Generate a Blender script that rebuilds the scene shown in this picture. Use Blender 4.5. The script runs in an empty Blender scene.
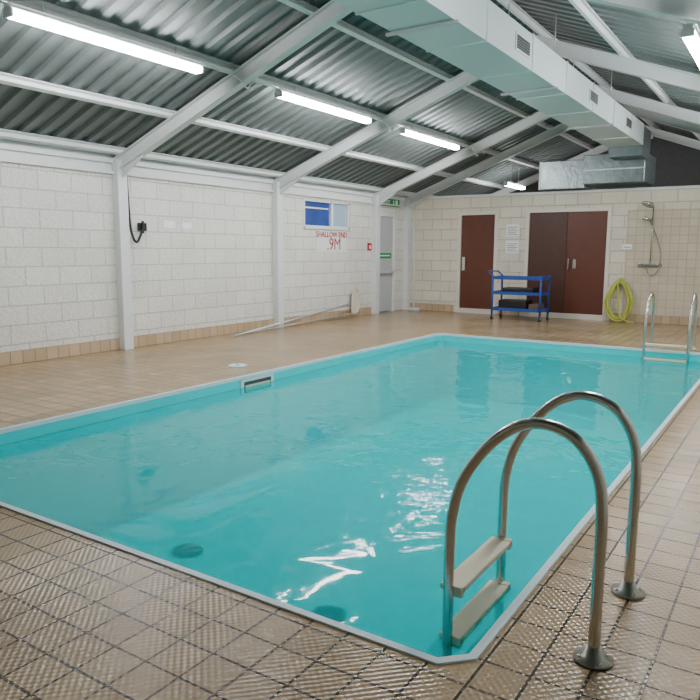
import bpy, math, random
from mathutils import Vector, Matrix
random.seed(3)
D=bpy.data
COL=bpy.context.scene.collection

def lin(c):
    if isinstance(c,str):
        c=[int(c[i:i+2],16)/255 for i in (0,2,4)]
    return tuple([(x/12.92 if x<=0.04045 else ((x+0.055)/1.055)**2.4) for x in c]+[1.0])

# ------------------------------------------------------------ materials
def mat(name,col,rough=0.5,metal=0.0,var=0.0,vscale=8.0,bump=0.0,bscale=40.0,emit=0.0,spec=0.5):
    m=D.materials.new(name); m.use_nodes=True
    nt=m.node_tree; b=nt.nodes['Principled BSDF']
    c=lin(col)
    b.inputs['Base Color'].default_value=c
    b.inputs['Roughness'].default_value=rough
    b.inputs['Metallic'].default_value=metal
    b.inputs['Specular IOR Level'].default_value=spec
    tc=nt.nodes.new('ShaderNodeTexCoord')
    if var>0:
        n=nt.nodes.new('ShaderNodeTexNoise'); n.inputs['Scale'].default_value=vscale; n.inputs['Detail'].default_value=4
        nt.links.new(tc.outputs['Object'],n.inputs['Vector'])
        r=nt.nodes.new('ShaderNodeMixRGB')
        r.inputs[1].default_value=tuple(max(0,x*(1-var)) for x in c[:3])+(1,)
        r.inputs[2].default_value=tuple(min(1,x*(1+var)) for x in c[:3])+(1,)
        nt.links.new(n.outputs['Fac'],r.inputs[0]); nt.links.new(r.outputs[0],b.inputs['Base Color'])
    if bump>0:
        n=nt.nodes.new('ShaderNodeTexNoise'); n.inputs['Scale'].default_value=bscale; n.inputs['Detail'].default_value=3
        nt.links.new(tc.outputs['Object'],n.inputs['Vector'])
        bp=nt.nodes.new('ShaderNodeBump'); bp.inputs['Strength'].default_value=bump; bp.inputs['Distance'].default_value=0.01
        nt.links.new(n.outputs['Fac'],bp.inputs['Height']); nt.links.new(bp.outputs[0],b.inputs['Normal'])
    if emit>0:
        b.inputs['Emission Color'].default_value=c; b.inputs['Emission Strength'].default_value=emit
    return m

def brickmat(name,c1,c2,mortar,bw,bh,ms,offset,axes,rough,bumpd,noise=0.0,nscale=60,pimple=0.0,bstr=1.0,shift=(0,0),big=0.1,speck=0.0,sscale=40):
    m=D.materials.new(name); m.use_nodes=True
    nt=m.node_tree; L=nt.links; b=nt.nodes['Principled BSDF']; b.inputs['Roughness'].default_value=rough
    tc=nt.nodes.new('ShaderNodeTexCoord'); sp=nt.nodes.new('ShaderNodeSeparateXYZ'); cb=nt.nodes.new('ShaderNodeCombineXYZ')
    L.new(tc.outputs['Object'],sp.inputs[0])
    for i in (0,1):
        a=nt.nodes.new('ShaderNodeMath'); a.operation='ADD'; a.inputs[1].default_value=shift[i]
        L.new(sp.outputs[axes[i]],a.inputs[0]); L.new(a.outputs[0],cb.inputs[i])
    br=nt.nodes.new('ShaderNodeTexBrick'); br.offset=offset; br.squash=1.0
    br.inputs['Scale'].default_value=1; br.inputs['Mortar Size'].default_value=ms; br.inputs['Mortar Smooth'].default_value=0.15
    br.inputs['Brick Width'].default_value=bw; br.inputs['Row Height'].default_value=bh; br.inputs['Bias'].default_value=0
    br.inputs['Color1'].default_value=lin(c1); br.inputs['Color2'].default_value=lin(c2); br.inputs['Mortar'].default_value=lin(mortar)
    L.new(cb.outputs[0],br.inputs['Vector'])
    col=br.outputs['Color']
    for sc,amt in ((1.3,big),(sscale,speck)):
        if amt<=0: continue
        n=nt.nodes.new('ShaderNodeTexNoise'); n.inputs['Scale'].default_value=sc; n.inputs['Detail'].default_value=5
        L.new(tc.outputs['Object'],n.inputs['Vector'])
        mp=nt.nodes.new('ShaderNodeMapRange'); mp.inputs['From Min'].default_value=0.35; mp.inputs['From Max'].default_value=0.6
        mp.inputs['To Min'].default_value=1-amt; mp.inputs['To Max'].default_value=1.0
        L.new(n.outputs['Fac'],mp.inputs[0])
        mx=nt.nodes.new('ShaderNodeMixRGB'); mx.blend_type='MULTIPLY'; mx.inputs[0].default_value=1
        L.new(col,mx.inputs[1]); L.new(mp.outputs[0],mx.inputs[2]); col=mx.outputs[0]
    L.new(col,b.inputs['Base Color'])
    inv=nt.nodes.new('ShaderNodeMath'); inv.operation='SUBTRACT'; inv.inputs[0].default_value=1; L.new(br.outputs['Fac'],inv.inputs[1])
    h=inv.outputs[0]
    if noise>0:
        n2=nt.nodes.new('ShaderNodeTexNoise'); n2.inputs['Scale'].default_value=nscale; n2.inputs['Detail'].default_value=4
        L.new(tc.outputs['Object'],n2.inputs['Vector'])
        ma=nt.nodes.new('ShaderNodeMath'); ma.operation='MULTIPLY_ADD'; ma.inputs[1].default_value=noise
        L.new(n2.outputs['Fac'],ma.inputs[0]); L.new(h,ma.inputs[2]); h=ma.outputs[0]
    if pimple>0:
        s=[]
        for i in (0,1):
            w=nt.nodes.new('ShaderNodeMath'); w.operation='MULTIPLY'; w.inputs[1].default_value=2*math.pi/(bw/5)
            L.new(sp.outputs[axes[i]],w.inputs[0])
            w2=nt.nodes.new('ShaderNodeMath'); w2.operation='COSINE'; L.new(w.outputs[0],w2.inputs[0]); s.append(w2)
        pr=nt.nodes.new('ShaderNodeMath'); pr.operation='MULTIPLY'; L.new(s[0].outputs[0],pr.inputs[0]); L.new(s[1].outputs[0],pr.inputs[1])
        ma=nt.nodes.new('ShaderNodeMath'); ma.operation='MULTIPLY_ADD'; ma.inputs[1].default_value=pimple
        L.new(pr.outputs[0],ma.inputs[0]); L.new(h,ma.inputs[2]); h=ma.outputs[0]
    bp=nt.nodes.new('ShaderNodeBump'); bp.inputs['Strength'].default_value=bstr; bp.inputs['Distance'].default_value=bumpd
    L.new(h,bp.inputs['Height']); L.new(bp.outputs[0],b.inputs['Normal'])
    return m

M={}
M['deck']=brickmat('deck_tile','B89D79','A88D6A','4C3C2D',0.185,0.185,0.0064,0.0,(0,1),0.17,0.0045,pimple=0.27,noise=0.1,nscale=30,big=0.25)
M['skirt']=brickmat('skirting_tile','C4AC8E','B69D7F','857460',0.185,0.185,0.006,0.0,(1,2),0.35,0.003)
M['skirtx']=brickmat('skirting_tile_x','C4AC8E','B69D7F','857460',0.185,0.185,0.006,0.0,(0,2),0.35,0.003)
M['wallL']=brickmat('block_wall_white','E3E2DA','DCDBD3','C0BFB9',0.54,0.27,0.009,0.5,(1,2),0.75,0.012,noise=1.2,nscale=24,big=0.06,speck=0.14,sscale=26)
M['wallF']=brickmat('block_wall_cream','E2DACA','DAD2C1','BFB6A6',0.54,0.27,0.009,0.5,(0,2),0.7,0.008,noise=0.6,nscale=26,big=0.07,speck=0.09,sscale=26)
M['showertile']=brickmat('shower_tile','CFC3AE','C8BCA5','AFA48F',0.18,0.18,0.006,0.0,(0,2),0.3,0.003)
M['steelwhite']=mat('painted_steel_white','D6DADA',0.45,var=0.06,vscale=3)
M['board']=mat('white_board','DDE0DF',0.6,var=0.05)
M['roof']=mat('corrugated_sheet','666E6D',0.5,0.1,var=0.12,vscale=1.5)
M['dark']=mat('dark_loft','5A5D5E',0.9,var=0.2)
M['duct']=mat('duct_sheet','CEDADB',0.38,0.15,var=0.06,vscale=2)
M['foil']=mat('galvanised_foil','7F898B',0.3,0.85,var=0.35,vscale=5,bump=0.8,bscale=9)
M['grille']=mat('grille_dark','3A3F40',0.5)
M['liner']=mat('pool_liner','00D6DA',0.5,var=0.04,vscale=0.8)
M['coping']=mat('coping_white','CFE1E7',0.4)
M['chrome']=mat('stainless_steel','C6C6C2',0.24,1.0)
M['flange']=mat('flange_steel','A09E98',0.4,0.9)
M['tread']=mat('tread_plastic','D9CFB4',0.5,var=0.05)
M['wood']=mat('door_brown','5E3122',0.4,var=0.2,vscale=6)
M['wood2']=mat('door_darkbrown','4A2A20',0.45,var=0.2,vscale=6)
M['frame']=mat('door_frame_cream','DCD6CA',0.5)
M['greydoor']=mat('fire_door_grey','B5B9BC',0.5,var=0.04)
M['blue']=mat('trolley_blue','1B4796',0.4)
M['black']=mat('black_plastic','0E0F10',0.45)
M['rubber']=mat('rubber_grey','3A3B3D',0.7)
M['hose']=mat('hose_green','B9BE52',0.5,var=0.15)
M['paper']=mat('paper_white','EDEFEF',0.7)
M['ink']=mat('printed_ink','70777A',0.7)
M['red']=mat('sign_red','A50F10',0.5)
M['green']=mat('sign_green','0E8A4E',0.5)
M['pane1']=mat('glass_dusk_blue','2E4A92',0.12,var=0.3,vscale=2)
M['pane2']=mat('glass_frosted','9CB2C6',0.2)
M['tube']=mat('tube_light','FAFBFC',0.4,emit=98)
M['tub']=mat('tub_brown','5C4A42',0.6)
M['pole']=mat('pole_aluminium','C9CDD0',0.35,0.6)
M['net']=mat('net_cream','CFC7B2',0.8)

WZ=-0.14; PD=-1.2
def water():
    m=D.materials.new('pool_water'); m.use_nodes=True; nt=m.node_tree; L=nt.links
    for n in list(nt.nodes): nt.nodes.remove(n)
    out=nt.nodes.new('ShaderNodeOutputMaterial'); tc=nt.nodes.new('ShaderNodeTexCoord')
    n1=nt.nodes.new('ShaderNodeTexNoise'); n1.inputs['Scale'].default_value=2.0; n1.inputs['Detail'].default_value=2.5; n1.inputs['Distortion'].default_value=0.7
    L.new(tc.outputs['Object'],n1.inputs['Vector'])
    # finer chop where the return jet disturbs the surface near the steps
    n2=nt.nodes.new('ShaderNodeTexNoise'); n2.inputs['Scale'].default_value=10.0; n2.inputs['Detail'].default_value=3; n2.inputs['Distortion'].default_value=0.5
    L.new(tc.outputs['Object'],n2.inputs['Vector'])
    dv=nt.nodes.new('ShaderNodeVectorMath'); dv.operation='DISTANCE'; dv.inputs[1].default_value=(-2.2,4.4,WZ)
    L.new(tc.outputs['Object'],dv.inputs[0])
    mr=nt.nodes.new('ShaderNodeMapRange'); mr.inputs['From Min'].default_value=0.2; mr.inputs['From Max'].default_value=1.5; mr.inputs['To Min'].default_value=0.34; mr.inputs['To Max'].default_value=0.0
    L.new(dv.outputs['Value'],mr.inputs[0])
    ml=nt.nodes.new('ShaderNodeMath'); ml.operation='MULTIPLY_ADD'; L.new(n2.outputs['Fac'],ml.inputs[0]); L.new(mr.outputs[0],ml.inputs[1]); L.new(n1.outputs['Fac'],ml.inputs[2])
    bp=nt.nodes.new('ShaderNodeBump'); bp.inputs['Strength'].default_value=0.5; bp.inputs['Distance'].default_value=0.032
    L.new(ml.outputs[0],bp.inputs['Height'])
    fr=nt.nodes.new('ShaderNodeFresnel'); fr.inputs['IOR'].default_value=1.17; L.new(bp.outputs[0],fr.inputs['Normal'])
    gl=nt.nodes.new('ShaderNodeBsdfGlossy'); gl.inputs['Roughness'].default_value=0.04; L.new(bp.outputs[0],gl.inputs['Normal'])
    tr=nt.nodes.new('ShaderNodeBsdfTransparent'); tr.inputs[0].default_value=(0.06,0.99,0.985,1)
    df=nt.nodes.new('ShaderNodeBsdfDiffuse'); df.inputs[0].default_value=lin('00D2D6')
    m1=nt.nodes.new('ShaderNodeMixShader'); m1.inputs[0].default_value=0.40; L.new(tr.outputs[0],m1.inputs[1]); L.new(df.outputs[0],m1.inputs[2])
    m2=nt.nodes.new('ShaderNodeMixShader'); L.new(fr.outputs[0],m2.inputs[0]); L.new(m1.outputs[0],m2.inputs[1]); L.new(gl.outputs[0],m2.inputs[2])
    L.new(m2.outputs[0],out.inputs[0]); return m
M['water']=water()

# ------------------------------------------------------------ geometry helpers
def empty(name):
    e=D.objects.new(name,None); COL.objects.link(e); e.empty_display_size=0.1; return e
def mobj(name,v,f,m,parent=None,smooth=False,recalc=True):
    me=D.meshes.new(name); me.from_pydata([tuple(x) for x in v],[],f); me.update()
    import bmesh
    if recalc:
        bm=bmesh.new(); bm.from_mesh(me); bmesh.ops.recalc_face_normals(bm,faces=bm.faces); bm.to_mesh(me); bm.free()
    if smooth:
        for p in me.polygons: p.use_smooth=True
    o=D.objects.new(name,me); COL.objects.link(o)
    if m: me.materials.append(M[m])
    if parent: o.parent=parent
    return o
BF=[(0,1,3,2),(4,6,7,5),(0,4,5,1),(2,3,7,6),(0,2,6,4),(1,5,7,3)]
def boxdata(lo,hi):
    return [(x,y,z) for x in (lo[0],hi[0]) for y in (lo[1],hi[1]) for z in (lo[2],hi[2])],BF
def boxes(name,lst,m,parent=None,bevel=0):
    v=[];f=[]
    for lo,hi in lst:
        a,b=boxdata(lo,hi); n=len(v); v+=a; f+=[tuple(i+n for i in q) for q in b]
    o=mobj(name,v,f,m,parent)
    if bevel>0:
        md=o.modifiers.new('bevel','BEVEL'); md.width=bevel; md.segments=2; md.limit_method='ANGLE'
    return o
def box(name,lo,hi,m,parent=None,bevel=0): return boxes(name,[(lo,hi)],m,parent,bevel)
def sweep(name,pts,r,m,parent=None,seg=12,closed=False):
    pts=[Vector(p) for p in pts]; n=len(pts); v=[];f=[]
    prev=None
    for i,p in enumerate(pts):
        if closed: t=(pts[(i+1)%n]-pts[i-1]).normalized()
        else: t=(pts[min(i+1,n-1)]-pts[max(i-1,0)]).normalized()
        if prev is None:
            a=Vector((0,0,1)) if abs(t.z)<0.9 else Vector((1,0,0))
            u=t.cross(a).normalized()
        else:
            u=(prev-t*prev.dot(t)).normalized()
        prev=u; w=t.cross(u)
        rr=r[i] if isinstance(r,(list,tuple)) else r
        for k in range(seg):
            an=2*math.pi*k/seg; v.append(p+u*math.cos(an)*rr+w*math.sin(an)*rr)
    for i in range(n if closed else n-1):
        j=(i+1)%n
        for k in range(seg):
            k2=(k+1)%seg; f.append((i*seg+k,i*seg+k2,j*seg+k2,j*seg+k))
    if not closed:
        f.append(tuple(range(seg))); f.append(tuple((n-1)*seg+k for k in range(seg)))
    return mobj(name,v,f,m,parent,True)
def catmull(P,k=6):
    P=[Vector(p) for p in P]; out=[]
    Q=[P[0]*2-P[1]]+P+[P[-1]*2-P[-2]]
    for i in range(1,len(Q)-2):
        a,b,c,d=Q[i-1],Q[i],Q[i+1],Q[i+2]
        for j in range(k):
            t=j/k; out.append(0.5*((2*b)+(c-a)*t+(2*a-5*b+4*c-d)*t*t+(3*b-a-3*c+d)*t**3))
    out.append(P[-1]); return out
def prism(name,prof,p0,p1,U,V,m,parent=None):
    p0=Vector(p0);p1=Vector(p1);U=Vector(U).normalized();V=Vector(V).normalized(); n=len(prof)
    v=[p0+U*a+V*b for a,b in prof]+[p1+U*a+V*b for a,b in prof]
    f=[(i,(i+1)%n,(i+1)%n+n,i+n) for i in range(n)]+[tuple(range(n)),tuple(range(n,2*n))]
    return mobj(name,v,f,m,parent)
def ibeam(w,d,t=0.014,b=0.01):
    return [(-w/2,0),(w/2,0),(w/2,-t),(b/2,-t),(b/2,-d+t),(w/2,-d+t),(w/2,-d),(-w/2,-d),(-w/2,-d+t),(-b/2,-d+t),(-b/2,-t),(-w/2,-t)]

# ------------------------------------------------------------ dimensions
WL=-9.15; WR=1.35; RX=-3.9; FY=16.84; BY=-3.0; LY=21.5
EZ=3.0; SL=0.38
def rz(x): return EZ+SL*((x-WL) if x<=RX else (WR-x))
PX0,PX1,PY0,PY1=-5.87,-0.98,2.3,12.2

c=0.10
octo=[(PX0+c,PY0),(PX1-c,PY0),(PX1,PY0+c),(PX1,PY1-c),(PX1-c,PY1),(PX0+c,PY1),(PX0,PY1-c),(PX0,PY0+c)]
O=[(WL-0.2,BY-0.2),(WR+0.2,BY-0.2),(WR+0.2,LY),(WL-0.2,LY)]
v=[(x,y,0) for x,y in octo]+[(x,y,0) for x,y in O]
f=[(8,9,1,0),(9,2,1),(9,10,3,2),(10,4,3),(10,11,5,4),(11,6,5),(11,8,7,6),(8,0,7)]
mobj('floor',v,f,'deck',recalc=False)
pool=empty('swimming_pool')
n=8
v=[(x,y,-0.001) for x,y in octo]+[(x,y,PD) for x,y in octo]
f=[(i,(i+1)%n,(i+1)%n+n,i+n) for i in range(n)]+[tuple(range(n,2*n))]
mobj('pool_basin',v,f,'liner',pool)
mobj('water_surface',[(x,y,WZ) for x,y in octo],[tuple(range(n))],'water',pool,recalc=False)
def off(d):
    c2=c+d*(2-math.sqrt(2))
    x0,x1,y0,y1=PX0-d,PX1+d,PY0-d,PY1+d
    return [(x0+c2,y0),(x1-c2,y0),(x1,y0+c2),(x1,y1-c2),(x1-c2,y1),(x0+c2,y1),(x0,y1-c2),(x0,y0+c2)]
rings=[(0.028,0.001),(0.026,0.009),(-0.012,0.009),(-0.014,-0.03),(0.0,-0.03)]
v=[]
for d,z in rings: v+=[(x,y,z) for x,y in off(d)]
f=[]
for r in range(len(rings)-1):
    for i in range(n):
        j=(i+1)%n; f.append((r*n+i,r*n+j,(r+1)*n+j,(r+1)*n+i))
mobj('coping_trim',v,f,'coping',pool)
box('skimmer_frame',(PX0-0.002,6.45,-0.22),(PX0+0.018,7.1,-0.035),'coping',pool,0.004)
box('skimmer_mouth',(PX0+0.012,6.51,-0.21),(PX0+0.022,7.04,-0.07),'grille',pool)
box('skimmer_flap',(PX0+0.02,6.53,-0.2),(PX0+0.026,7.02,-0.115),'tread',pool)
def disc(name,x,y,z,r,h,m,parent,seg=28):
    return sweep(name,[(x,y,z),(x,y,z+h*0.6),(x,y,z+h)],[r,r,r*0.9],m,parent,seg)
for (x,y) in ((-4.61,4.30),(-2.85,4.08)):
    disc('main_drain_cover',x,y,PD+0.001,0.14,0.03,'black',pool)
lid=empty('skimmer_lid'); disc('lid_disc',-6.5,7.1,0.001,0.13,0.012,'coping',lid); disc('lid_centre',-6.5,7.1,0.012,0.03,0.006,'ink',lid,16)

# ------------------------------------------------------------ walls
def wall(name,axis,pos0,pos1,u0,u1,z0,z1,opens,m):
    us=sorted({u0,u1}|{o[0] for o in opens}|{o[1] for o in opens}); zs=sorted({z0,z1}|{o[2] for o in opens}|{o[3] for o in opens})
    L=[]
    for i in range(len(us)-1):
        for j in range(len(zs)-1):
            cu=(us[i]+us[i+1])/2; cz=(zs[j]+zs[j+1])/2
            if any(o[0]<cu<o[1] and o[2]<cz<o[3] for o in opens): continue
            if axis=='x': L.append(((pos0,us[i],zs[j]),(pos1,us[i+1],zs[j+1])))
            else: L.append(((us[i],pos0,zs[j]),(us[i+1],pos1,zs[j+1])))
    return boxes(name,L,m)
WIN=(12.2,14.0,2.10,2.72); FD=(15.24,16.2,0,2.55)
wall('wall_left','x',WL-0.2,WL,BY,LY,0,2.76,[WIN,FD],'wallL')
wall('wall_right','x',WR,WR+0.2,BY,LY,0,3.1,[],'wallL')
wall('wall_back','y',BY-0.2,BY,WL-0.2,WR+0.2,0,5.1,[],'wallF')
D1=(-7.62,-6.54,0,2.6); D2=(-5.81,-3.80,0,2.62)
wall('wall_far','y',FY,FY+0.15,WL,WR,0,3.0,[D1,D2],'wallF')
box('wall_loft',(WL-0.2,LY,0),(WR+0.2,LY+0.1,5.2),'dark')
boxes('trim_1',[((WL-0.1,BY,2.76),(WL-0.02,LY,3.12)),((WL-0.03,BY,2.76),(WL+0.05,LY,2.80)),((WL-0.03,BY,2.93),(WL+0.03,LY,3.0))],'board')
box('trim_2',(WL,FY-0.03,2.97),(WR,FY+0.17,3.03),'board')
box('trim_3',(WR-0.02,BY,2.9),(WR+0.1,LY,3.12),'board')
boxes('baseboard_left',[((WL,BY,0),(WL+0.012,15.2,0.185))],'skirt')
boxes('baseboard_far',[((WL,FY-0.012,0),(-7.7,FY,0.185)),((-6.46,FY-0.012,0),(-5.89,FY,0.185)),((-3.72,FY-0.012,0),(WR,FY,0.185))],'skirtx')
box('wall_shower_panel',(-3.45,FY-0.014,0.185),(-0.4,FY,2.55),'showertile')

# ------------------------------------------------------------ roof
def corrug(name,x0,z0,x1,z1,m):
    v=[];f=[]; y=BY-0.2; P=0.26
    prof=[(0,0),(0.10,0),(0.125,0.05),(0.235,0.05)]
    nz=abs(x1-x0); L=math.hypot(z1-z0,nz); nx=-(z1-z0)/L*(1 if x1>x0 else -1); nz/=L
    while y<LY+0.1:
        for a,h in prof:
            v.append((x0+nx*h,y+a,z0+nz*h)); v.append((x1+nx*h,y+a,z1+nz*h))
        y+=P
    for k in range(len(v)//2-1): f.append((2*k,2*k+1,2*k+3,2*k+2))
    return mobj(name,v,f,m)
PH=0.11
corrug('ceiling',WL-0.3,rz(WL)-0.114+PH,RX,rz(RX)+PH,'roof')
corrug('ceiling_slope',WR+0.3,rz(WR)-0.114+PH,RX,rz(RX)+PH,'roof')
cs=math.cos(math.atan(SL)); sn=math.sin(math.atan(SL))
for px in (-9.0,-7.86,-6.62,-5.3,-4.08):
    for side in (0,1):
        x=px if side==0 else 2*RX-px
        V=(-sn,0,cs) if side==0 else (sn,0,cs); U=(cs,0,sn) if side==0 else (cs,0,-sn)
        z=rz(x)
        prism('roof_purlin',[(-0.035,0),(0.035,0),(0.035,0.012),(-0.023,0.012),(-0.023,0.094),(0.035,0.094),(0.035,0.106),(-0.035,0.106)],(x,BY,z),(x,LY,z),U,V,'steelwhite')
for fy in (-0.5,3.4,7.3,11.2,15.1,16.75,20.6):
    e=empty('portal_frame')
    for s in (0,1):
        xw=WL if s==0 else WR; d=1 if s==0 else -1
        V=(-sn*d,0,cs)
        prism('rafter',ibeam(0.13,0.2),(xw,fy,EZ),(RX,fy,rz(RX)),(0,1,0),V,'steelwhite',e)
        prism('haunch',[(-0.012,-0.15),(0.012,-0.15),(0.012,-0.32),(-0.012,-0.32)],(xw+d*0.02,fy,EZ),(xw+d*0.5,fy,rz(xw+d*0.5)+0.1),(0,1,0),V,'steelwhite',e)
        if fy<20:
            box('column',(min(xw,xw+d*0.14),fy-0.09,0),(max(xw,xw+d*0.14),fy+0.09,EZ-0.02),'steelwhite',e,0.006)
    box('ridge_plate',(RX-0.2,fy-0.012,rz(RX)-0.36),(RX+0.2,fy+0.012,rz(RX)-0.05),'steelwhite',e)

# ------------------------------------------------------------ lights
def tube(x,z,y0,y1):
    e=empty('fluorescent_light')
    box('batten_body',(x-0.05,y0,z+0.07),(x+0.05,y1,z+0.13),'steelwhite',e,0.005)
    prism('diffuser',[(-0.06,0.07),(-0.065,0.03),(-0.045,0.0),(0.045,0.0),(0.065,0.03),(0.06,0.07)],(x,y0+0.03,z),(x,y1-0.03,z),(1,0,0),(0,0,1),'tube',e)
    for y in (y0,y1-0.03): box('end_cap',(x-0.068,y,z-0.003),(x+0.068,y+0.03,z+0.075),'board',e,0.004)
    for y in (y0+0.4,y1-0.4): box('hanger',(x-0.01,y-0.01,z+0.12),(x+0.01,y+0.01,rz(x)+0.05),'pole',e)
for y0,y1 in ((4.05,6.6),(8.15,10.65),(11.85,14.35)):
    tube(-6.58,3.80,y0,y1); tube(-1.2,3.80,y0,y1)
tube(-6.9,3.35,18.2,19.6)
tube(-0.9,3.5,17.6,19.0)  # extra tube added out of view to brighten the loft, not a known fitting
P=[(-6.45,BY+0.05,3.85)]
for fy in (-0.5,3.4,7.3,11.2,15.1):
    P+=[(-6.45,fy-0.5,3.87),(-6.45,fy-0.15,3.84),(-6.42,fy,3.74),(-6.45,fy+0.15,3.84),(-6.45,fy+0.5,3.87)]
sweep('electrical_conduit',catmull(P,4),0.011,'board',None,8)

# ------------------------------------------------------------ ventilation duct
e=empty('ventilation_duct')
X0,X1,Z0,Z1=-3.70,-3.0,3.8,4.22; DE=15.7
prism('duct_body',[(X0,Z0),(X1,Z0),(X1,Z1),(X0,Z1)],(0,BY,0),(0,DE,0),(1,0,0),(0,0,1),'duct',e)
y=-1.5
L=[]
while y<DE:
    g=0.012
    L+=[((X0-g,y,Z0-g),(X1+g,y+0.03,Z0)),((X1,y,Z0),(X1+g,y+0.03,Z1+g)),((X0-g,y,Z0),(X0,y+0.03,Z1+g))]
    y+=1.45
boxes('duct_flanges',L,'duct',e)
for gy in (5.2,8.3,11.6,14.2):
    box('grille_frame',(X1,gy-0.25,Z0+0.11),(X1+0.015,gy+0.25,Z0+0.31),'duct',e,0.003)
    box('grille_back',(X1+0.012,gy-0.22,Z0+0.135),(X1+0.017,gy+0.22,Z0+0.285),'grille',e)
    boxes('grille_slots',[((X1+0.016,gy-0.22,Z0+0.155+k*0.03),(X1+0.022,gy+0.22,Z0+0.163+k*0.03)) for k in range(4)],'foil',e)
for gy in (0,3.2,6.4,9.6,12.8):
    for x in (X0+0.02,X1-0.02): sweep('hanger_rod',[(x,gy,Z1),(x,gy,rz(x)+0.05)],0.008,'pole',e,6)
    box('hanger_channel',(X0-0.05,gy-0.02,Z0-0.04),(X1+0.05,gy+0.02,Z0-0.012),'pole',e)
e=empty('air_handling_unit')
box('unit_left',(-5.45,16.6,3.06),(-4.4,17.6,3.7),'foil',e,0.01)
box('unit_right',(-4.36,16.3,3.12),(-3.05,17.6,3.75),'foil',e,0.01)
prism('duct_elbow',[(-3.68,3.6),(-3.02,3.6),(-3.02,4.2),(-3.68,4.2)],(0,15.7,0),(0,16.6,0),(1,0,0),(0,0,1),'foil',e)
boxes('unit_straps',[((-5.46,16.59,3.06),(-5.42,17.61,3.71)),((-4.44,16.59,3.06),(-4.39,17.61,3.71)),((-4.36,16.29,3.4),(-3.04,16.31,3.43))],'duct',e)

# ------------------------------------------------------------ window and doors
e=empty('window_1')
y0,y1,z0,z1=WIN
boxes('window_frame',[((WL-0.12,y0,z0),(WL-0.02,y1,z0+0.05)),((WL-0.12,y0,z1-0.05),(WL-0.02,y1,z1)),((WL-0.12,y0,z0),(WL-0.02,y0+0.05,z1)),((WL-0.12,y1-0.05,z0),(WL-0.02,y1,z1)),((WL-0.12,13.25,z0),(WL-0.02,13.33,z1)),((WL-0.02,y0-0.04,z0-0.03),(WL+0.05,y1+0.04,z0))],'board',e)
box('pane_1',(WL-0.09,y0+0.05,z0+0.05),(WL-0.08,13.25,z1-0.05),'pane1',e)
box('pane_2',(WL-0.09,13.33,z0+0.05),(WL-0.08,y1-0.05,z1-0.05),'pane2',e)
box('inner_sash',(WL-0.075,y0+0.12,z0+0.42),(WL-0.065,13.2,z0+0.45),'board',e)
e=empty('door_1')
y0,y1,_,z1=FD
boxes('door_frame',[((WL-0.15,y0,0),(WL+0.02,y0+0.07,z1)),((WL-0.15,y1-0.07,0),(WL+0.02,y1,z1)),((WL-0.15,y0,z1-0.07),(WL+0.02,y1,z1))],'board',e)
box('door_leaf',(WL-0.08,y0+0.07,0.02),(WL-0.03,y1-0.07,z1-0.07),'greydoor',e)
boxes('panic_bar',[((WL-0.03,y0+0.12,1.02),(WL+0.05,y1-0.12,1.07)),((WL-0.03,y0+0.1,0.98),(WL+0.03,y0+0.16,1.11)),((WL-0.03,y1-0.16,0.98),(WL+0.03,y1-0.1,1.11))],'pole',e)
box('fire_exit_label',(WL-0.03,y0+0.12,1.40),(WL-0.024,y1-0.15,1.54),'green',e)
boxes('label_text',[((WL-0.024,y0+0.18,1.46),(WL-0.022,y1-0.22,1.49))],'paper',e)
e=empty('exit_sign')
box('sign_body',(WL,15.42,2.74),(WL+0.04,16.35,2.93),'green',e,0.004)
def text(name,s,size,loc,rot,m,parent,ext=0.001,bold=0):
    cu=D.curves.new(name,'FONT'); cu.body=s; cu.size=size; cu.extrude=ext; cu.align_x='CENTER'; cu.align_y='CENTER'; cu.offset=bold
    cu.materials.append(M[m]); o=D.objects.new(name,cu); COL.objects.link(o); o.location=loc; o.rotation_euler=rot
    if parent: o.parent=parent
    return o
RL=(math.radians(90),0,math.radians(90))
text('sign_text','EXIT',0.15,(WL+0.042,15.7,2.835),RL,'paper',e)
boxes('sign_pictogram',[((WL+0.04,16.0,2.77),(WL+0.043,16.05,2.9)),((WL+0.04,16.12,2.76),(WL+0.043,16.25,2.91))],'paper',e)
e=empty('depth_marking_sign')
box('sign_board',(WL,12.62,1.57),(WL+0.008,13.86,2.06),'board',e)
text('text_line','SHALLOW END',0.178,(WL+0.012,13.24,1.955),RL,'red',e,0.002,0.003)
text('text_depth','.9M',0.38,(WL+0.012,13.32,1.735),RL,'red',e,0.002,0.0)
e=empty('fire_call_point')
box('backplate',(WL,14.80,1.6),(WL+0.03,14.96,1.79),'red',e,0.005); box('glass',(WL+0.03,14.85,1.65),(WL+0.034,14.91,1.73),'paper',e)

def fardoor(name,o,leaves,m):
    e=empty(name); x0,x1,_,z1=o; t=0.08
    boxes('door_frame',[((x0,FY-0.02,0),(x0+t,FY+0.13,z1)),((x1-t,FY-0.02,0),(x1,FY+0.13,z1)),((x0+t,FY-0.02,z1-t),(x1-t,FY+0.13,z1))],'frame',e)
    w=(x1-x0-2*t)/leaves
    for k in range(leaves):
        a=x0+t+k*w+0.004; b=x0+t+(k+1)*w-0.004
        box('door_leaf',(a,FY+0.02,0.12),(b,FY+0.06,z1-t-0.004),m if k else 'wood2' if leaves>1 else m,e,0.003)
    box('threshold',(x0+t,FY-0.05,0.0),(x1-t,FY+0.13,0.12),'frame',e)
    box('backing',(x0,FY+0.131,0),(x1,FY+0.15,z1),'dark',e)
    return e
d1=fardoor('door_2',D1,1,'wood'); d2=fardoor('door_3',D2,2,'wood')
sweep('pull_handle',catmull([(-4.73,FY+0.02,1.15),(-4.73,FY-0.04,1.16),(-4.73,FY-0.05,1.3),(-4.73,FY-0.04,1.44),(-4.73,FY+0.02,1.45)],4),0.012,'chrome',d2,8)
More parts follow.
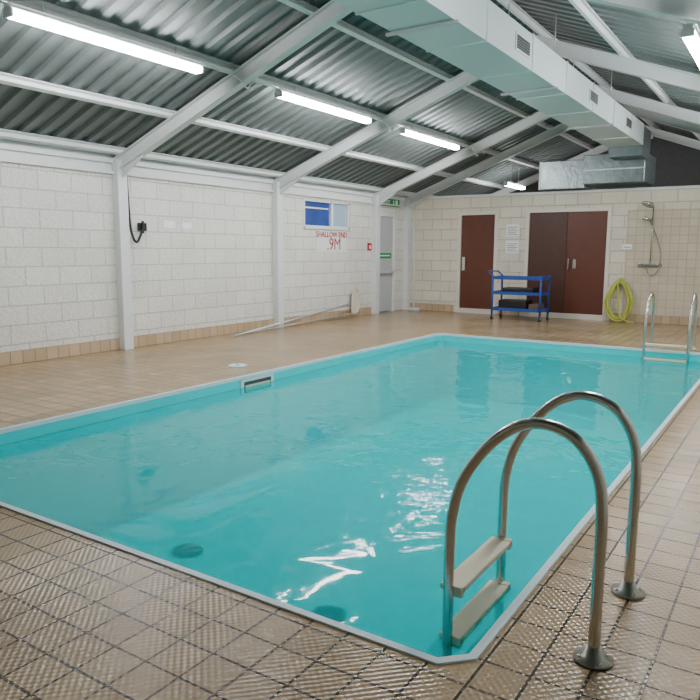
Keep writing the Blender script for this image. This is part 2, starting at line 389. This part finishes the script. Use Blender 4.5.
box('push_plate',(-4.64,FY+0.012,1.2),(-4.56,FY+0.02,1.42),'chrome',d2)
box('push_plate',(-7.50,FY+0.012,1.1),(-7.42,FY+0.02,1.45),'chrome',d1)

e=empty('wall_notices')
for x,z,w,h in ((-6.14,2.12,0.34,0.30),(-6.14,1.72,0.34,0.32),(-3.42,1.72,0.22,0.12)):
    box('notice_sheet',(x-w/2,FY-0.022,z-h/2),(x+w/2,FY-0.016,z+h/2),'paper',e)
    boxes('notice_print',[((x-w/2+0.04,FY-0.024,z-h/2+0.04+k*0.045),(x+w/2-0.04-0.05*(k%2),FY-0.022,z-h/2+0.055+k*0.045)) for k in range(int((h-0.06)/0.045))],'ink',e)
e=empty('wall_notices')
for y,z,w,h in ((8.35,2.03,0.26,0.12),(8.75,2.02,0.22,0.1)):
    box('notice_sheet',(WL+0.002,y-w/2,z-h/2),(WL+0.008,y+w/2,z+h/2),'paper',e)

e=empty('wall_telephone')
box('phone_body',(WL,7.66,1.90),(WL+0.08,7.80,2.03),'black',e,0.01)
box('handset',(WL+0.08,7.68,1.86),(WL+0.11,7.72,2.06),'black',e,0.008)
sweep('cord',catmull([(WL+0.10,7.40,2.80),(WL+0.10,7.42,2.4),(WL+0.10,7.44,2.0),(WL+0.12,7.48,1.78),(WL+0.11,7.56,1.72),(WL+0.10,7.64,1.82),(WL+0.09,7.69,1.92)],8),0.02,'black',e,8)

e=empty('pool_net_pole')
sweep('pole',[(-8.75,9.5,0.02),(-9.0,13.9,0.35)],0.018,'pole',e,10)
sweep('pole_lower',[(-8.85,9.9,0.02),(-8.95,13.9,0.12)],0.014,'pole',e,10)
sweep('net_hoop',catmull([(-8.98,13.85,0.10),(-9.0,14.1,0.12),(-9.03,14.3,0.35),(-9.05,14.25,0.6),(-9.03,14.05,0.7),(-9.0,13.9,0.5),(-8.98,13.85,0.10)],5),0.018,'net',e,8)
box('net_head',(-9.06,13.95,0.12),(-9.02,14.22,0.6),'net',e,0.01)
e=empty('pool_brush')
sweep('handle',[(-8.68,16.45,0.08),(-8.85,16.68,2.55)],0.02,'board',e,10)
box('brush_head',(-8.85,16.38,0.03),(-8.5,16.48,0.09),'board',e,0.01)
box('bristles',(-8.84,16.39,0.0),(-8.51,16.47,0.035),'pole',e)

e=empty('shower')
sx=-2.9
box('mixer_bar',(sx-0.18,FY-0.09,1.28),(sx+0.18,FY-0.04,1.34),'chrome',e,0.02)
for s in (-1,1):
    sweep('valve_knob',[(sx+s*0.18,FY-0.065,1.31),(sx+s*0.25,FY-0.065,1.31)],0.036,'chrome',e,12)
    sweep('wall_elbow',[(sx+s*0.1,FY-0.06,1.31),(sx+s*0.1,FY-0.01,1.31)],0.03,'chrome',e,10)
sweep('riser_rail',[(sx,FY-0.06,1.31),(sx,FY-0.06,2.6)],0.014,'chrome',e,8)
sweep('shower_arm',catmull([(sx,FY-0.06,2.6),(sx-0.02,FY-0.1,2.68),(sx-0.08,FY-0.22,2.68)],5),0.014,'chrome',e,8)
sweep('shower_head',[(sx-0.08,FY-0.22,2.69),(sx-0.09,FY-0.24,2.65),(sx-0.10,FY-0.25,2.62)],[0.03,0.13,0.13],'chrome',e,18)
sweep('hand_shower',[(sx-0.02,FY-0.1,2.3),(sx-0.18,FY-0.18,2.36)],[0.018,0.05],'chrome',e,10)
sweep('hose',catmull([(sx-0.05,FY-0.1,2.3),(sx+0.12,FY-0.08,1.9),(sx+0.22,FY-0.07,1.5),(sx+0.15,FY-0.07,1.15),(sx+0.0,FY-0.07,1.1),(sx-0.08,FY-0.07,1.28)],8),0.013,'chrome',e,8)

# garden hose coil
e=empty('garden_hose')
pts=[];cx=-3.50;N=9
for i in range(N*28):
    a=2*math.pi*i/28; k=i/28
    rx=0.25+0.055*math.sin(k*2.3); rzz=0.44+0.05*math.cos(k*1.7)
    zc=0.50-0.02*math.sin(k*1.1)
    pts.append((cx+rx*math.sin(a)*(1-0.35*max(0,math.cos(a))),FY-0.10-0.05*math.sin(k*2.9)-0.06*(0.5-0.5*math.cos(a)),max(0.02,zc+rzz*math.cos(a))))
pts+= [(cx+0.05,FY-0.2,0.1),(cx+0.25,FY-0.26,0.02),(cx+0.38,FY-0.3,0.02)]
sweep('hose_loops',pts,0.017,'hose',e,8)
sweep('wall_hook',[(cx,FY,0.86),(cx,FY-0.2,0.86),(cx,FY-0.2,0.92)],0.012,'pole',e,6)

# trolley
e=empty('utility_trolley')
x0,x1,y0,y1=-6.1,-4.95,15.5,16.1
for x in (x0,x1):
    for y in (y0,y1):
        sweep('leg',[(x,y,0.12),(x,y,1.05)],0.025,'blue',e,8)
        sweep('caster_wheel',[(x-0.02,y,0.06),(x+0.02,y,0.06)],0.06,'rubber',e,14)
        box('caster_fork',(x-0.03,y-0.02,0.05),(x+0.03,y+0.02,0.13),'flange',e,0.004)
for z in (0.22,0.60,0.95):
    boxes('shelf',[((x0,y0,z),(x1,y1,z+0.015)),((x0,y0-0.01,z),(x1,y0+0.01,z+0.07)),((x0,y1-0.01,z),(x1,y1+0.01,z+0.07)),((x0-0.01,y0,z),(x0+0.01,y1,z+0.07)),((x1-0.01,y0,z),(x1+0.01,y1,z+0.07))],'blue',e)
sweep('push_handle',catmull([(x0,y0,1.02),(x0-0.1,y0,1.12),(x0-0.12,y0+0.1,1.13),(x0-0.12,y1-0.1,1.13),(x0-0.1,y1,1.12),(x0,y1,1.02)],4),0.018,'blue',e,8)
box('storage_tub',(x0+0.12,y0+0.08,0.235),(x1-0.35,y1-0.08,0.47),'black',e,0.02)
box('storage_tub',(x1-0.3,y0+0.08,0.235),(x1-0.06,y1-0.1,0.40),'tub',e,0.02)
box('folded_mats',(x0+0.2,y0+0.08,0.615),(x1-0.2,y1-0.1,0.76),'black',e,0.02)
box('folded_cover',(x0+0.2,y0+0.1,0.965),(x1-0.3,y1-0.1,1.0),'black',e,0.01)

# pool ladders
def ladder(fn):
    e=empty('pool_ladder')
    prof=[(0.41,0.0),(0.41,0.3),(0.41,0.6),(0.385,0.76),(0.30,0.88),(0.17,0.925),(0.04,0.885),(-0.08,0.77),(-0.17,0.62),(-0.212,0.46),(-0.22,0.3),(-0.22,0.0),(-0.22,-0.5),(-0.22,-1.0)]
    for w in (-0.325,0.325):
        sweep('hand_rail',catmull([fn(s,w,z) for s,z in prof],6),0.0235,'chrome',e,16)
        a=fn(0.41,w,0.001)
        sweep('base_flange',[a,(a[0],a[1],0.012),(a[0],a[1],0.02),(a[0],a[1],0.06)],[0.075,0.075,0.04,0.03],'flange',e,24)
        for k in range(4):
            an=k*math.pi/2+0.6; sweep('flange_bolt',[(a[0]+0.058*math.cos(an),a[1]+0.058*math.sin(an),0.01),(a[0]+0.058*math.cos(an),a[1]+0.058*math.sin(an),0.022)],0.008,'chrome',e,6)
    for z in (0.13,-0.11,-0.37,-0.63):
        P=[fn(-0.27,-0.31,z-0.03),fn(-0.16,0.31,z)]
        lo=[min(P[0][i],P[1][i]) for i in range(3)]; hi=[max(P[0][i],P[1][i]) for i in range(3)]
        box('tread',lo,hi,'tread',e,0.008)
        for w in (-0.30,0.30):
            a=fn(-0.22,w-0.02,z-0.045); b=fn(-0.16,w+0.02,z+0.005)
            lo=[min(a[i],b[i]) for i in range(3)]; hi=[max(a[i],b[i]) for i in range(3)]
            box('tread_bracket',lo,hi,'tread',e,0.006)
    return e
ladder(lambda s,w,z:(PX1+s,2.975+w,z))
ladder(lambda s,w,z:(-1.75+w,PY1+s,z))

# ------------------------------------------------------------ world & camera
w=D.worlds.new('world'); bpy.context.scene.world=w; w.use_nodes=True
w.node_tree.nodes['Background'].inputs[0].default_value=(0.3,0.4,0.6,1); w.node_tree.nodes['Background'].inputs[1].default_value=0.3
cam=D.cameras.new('camera'); co=D.objects.new('camera',cam); COL.objects.link(co)
cam.sensor_width=36; cam.lens=690/700*36; cam.clip_start=0.05
R=Matrix.Rotation(math.radians(33.1),4,'Z')@Matrix.Rotation(math.radians(90-8.2),4,'X')@Matrix.Rotation(math.radians(0.3),4,'Z')
co.matrix_world=Matrix.Translation((0,0,1.6))@R
bpy.context.scene.camera=co
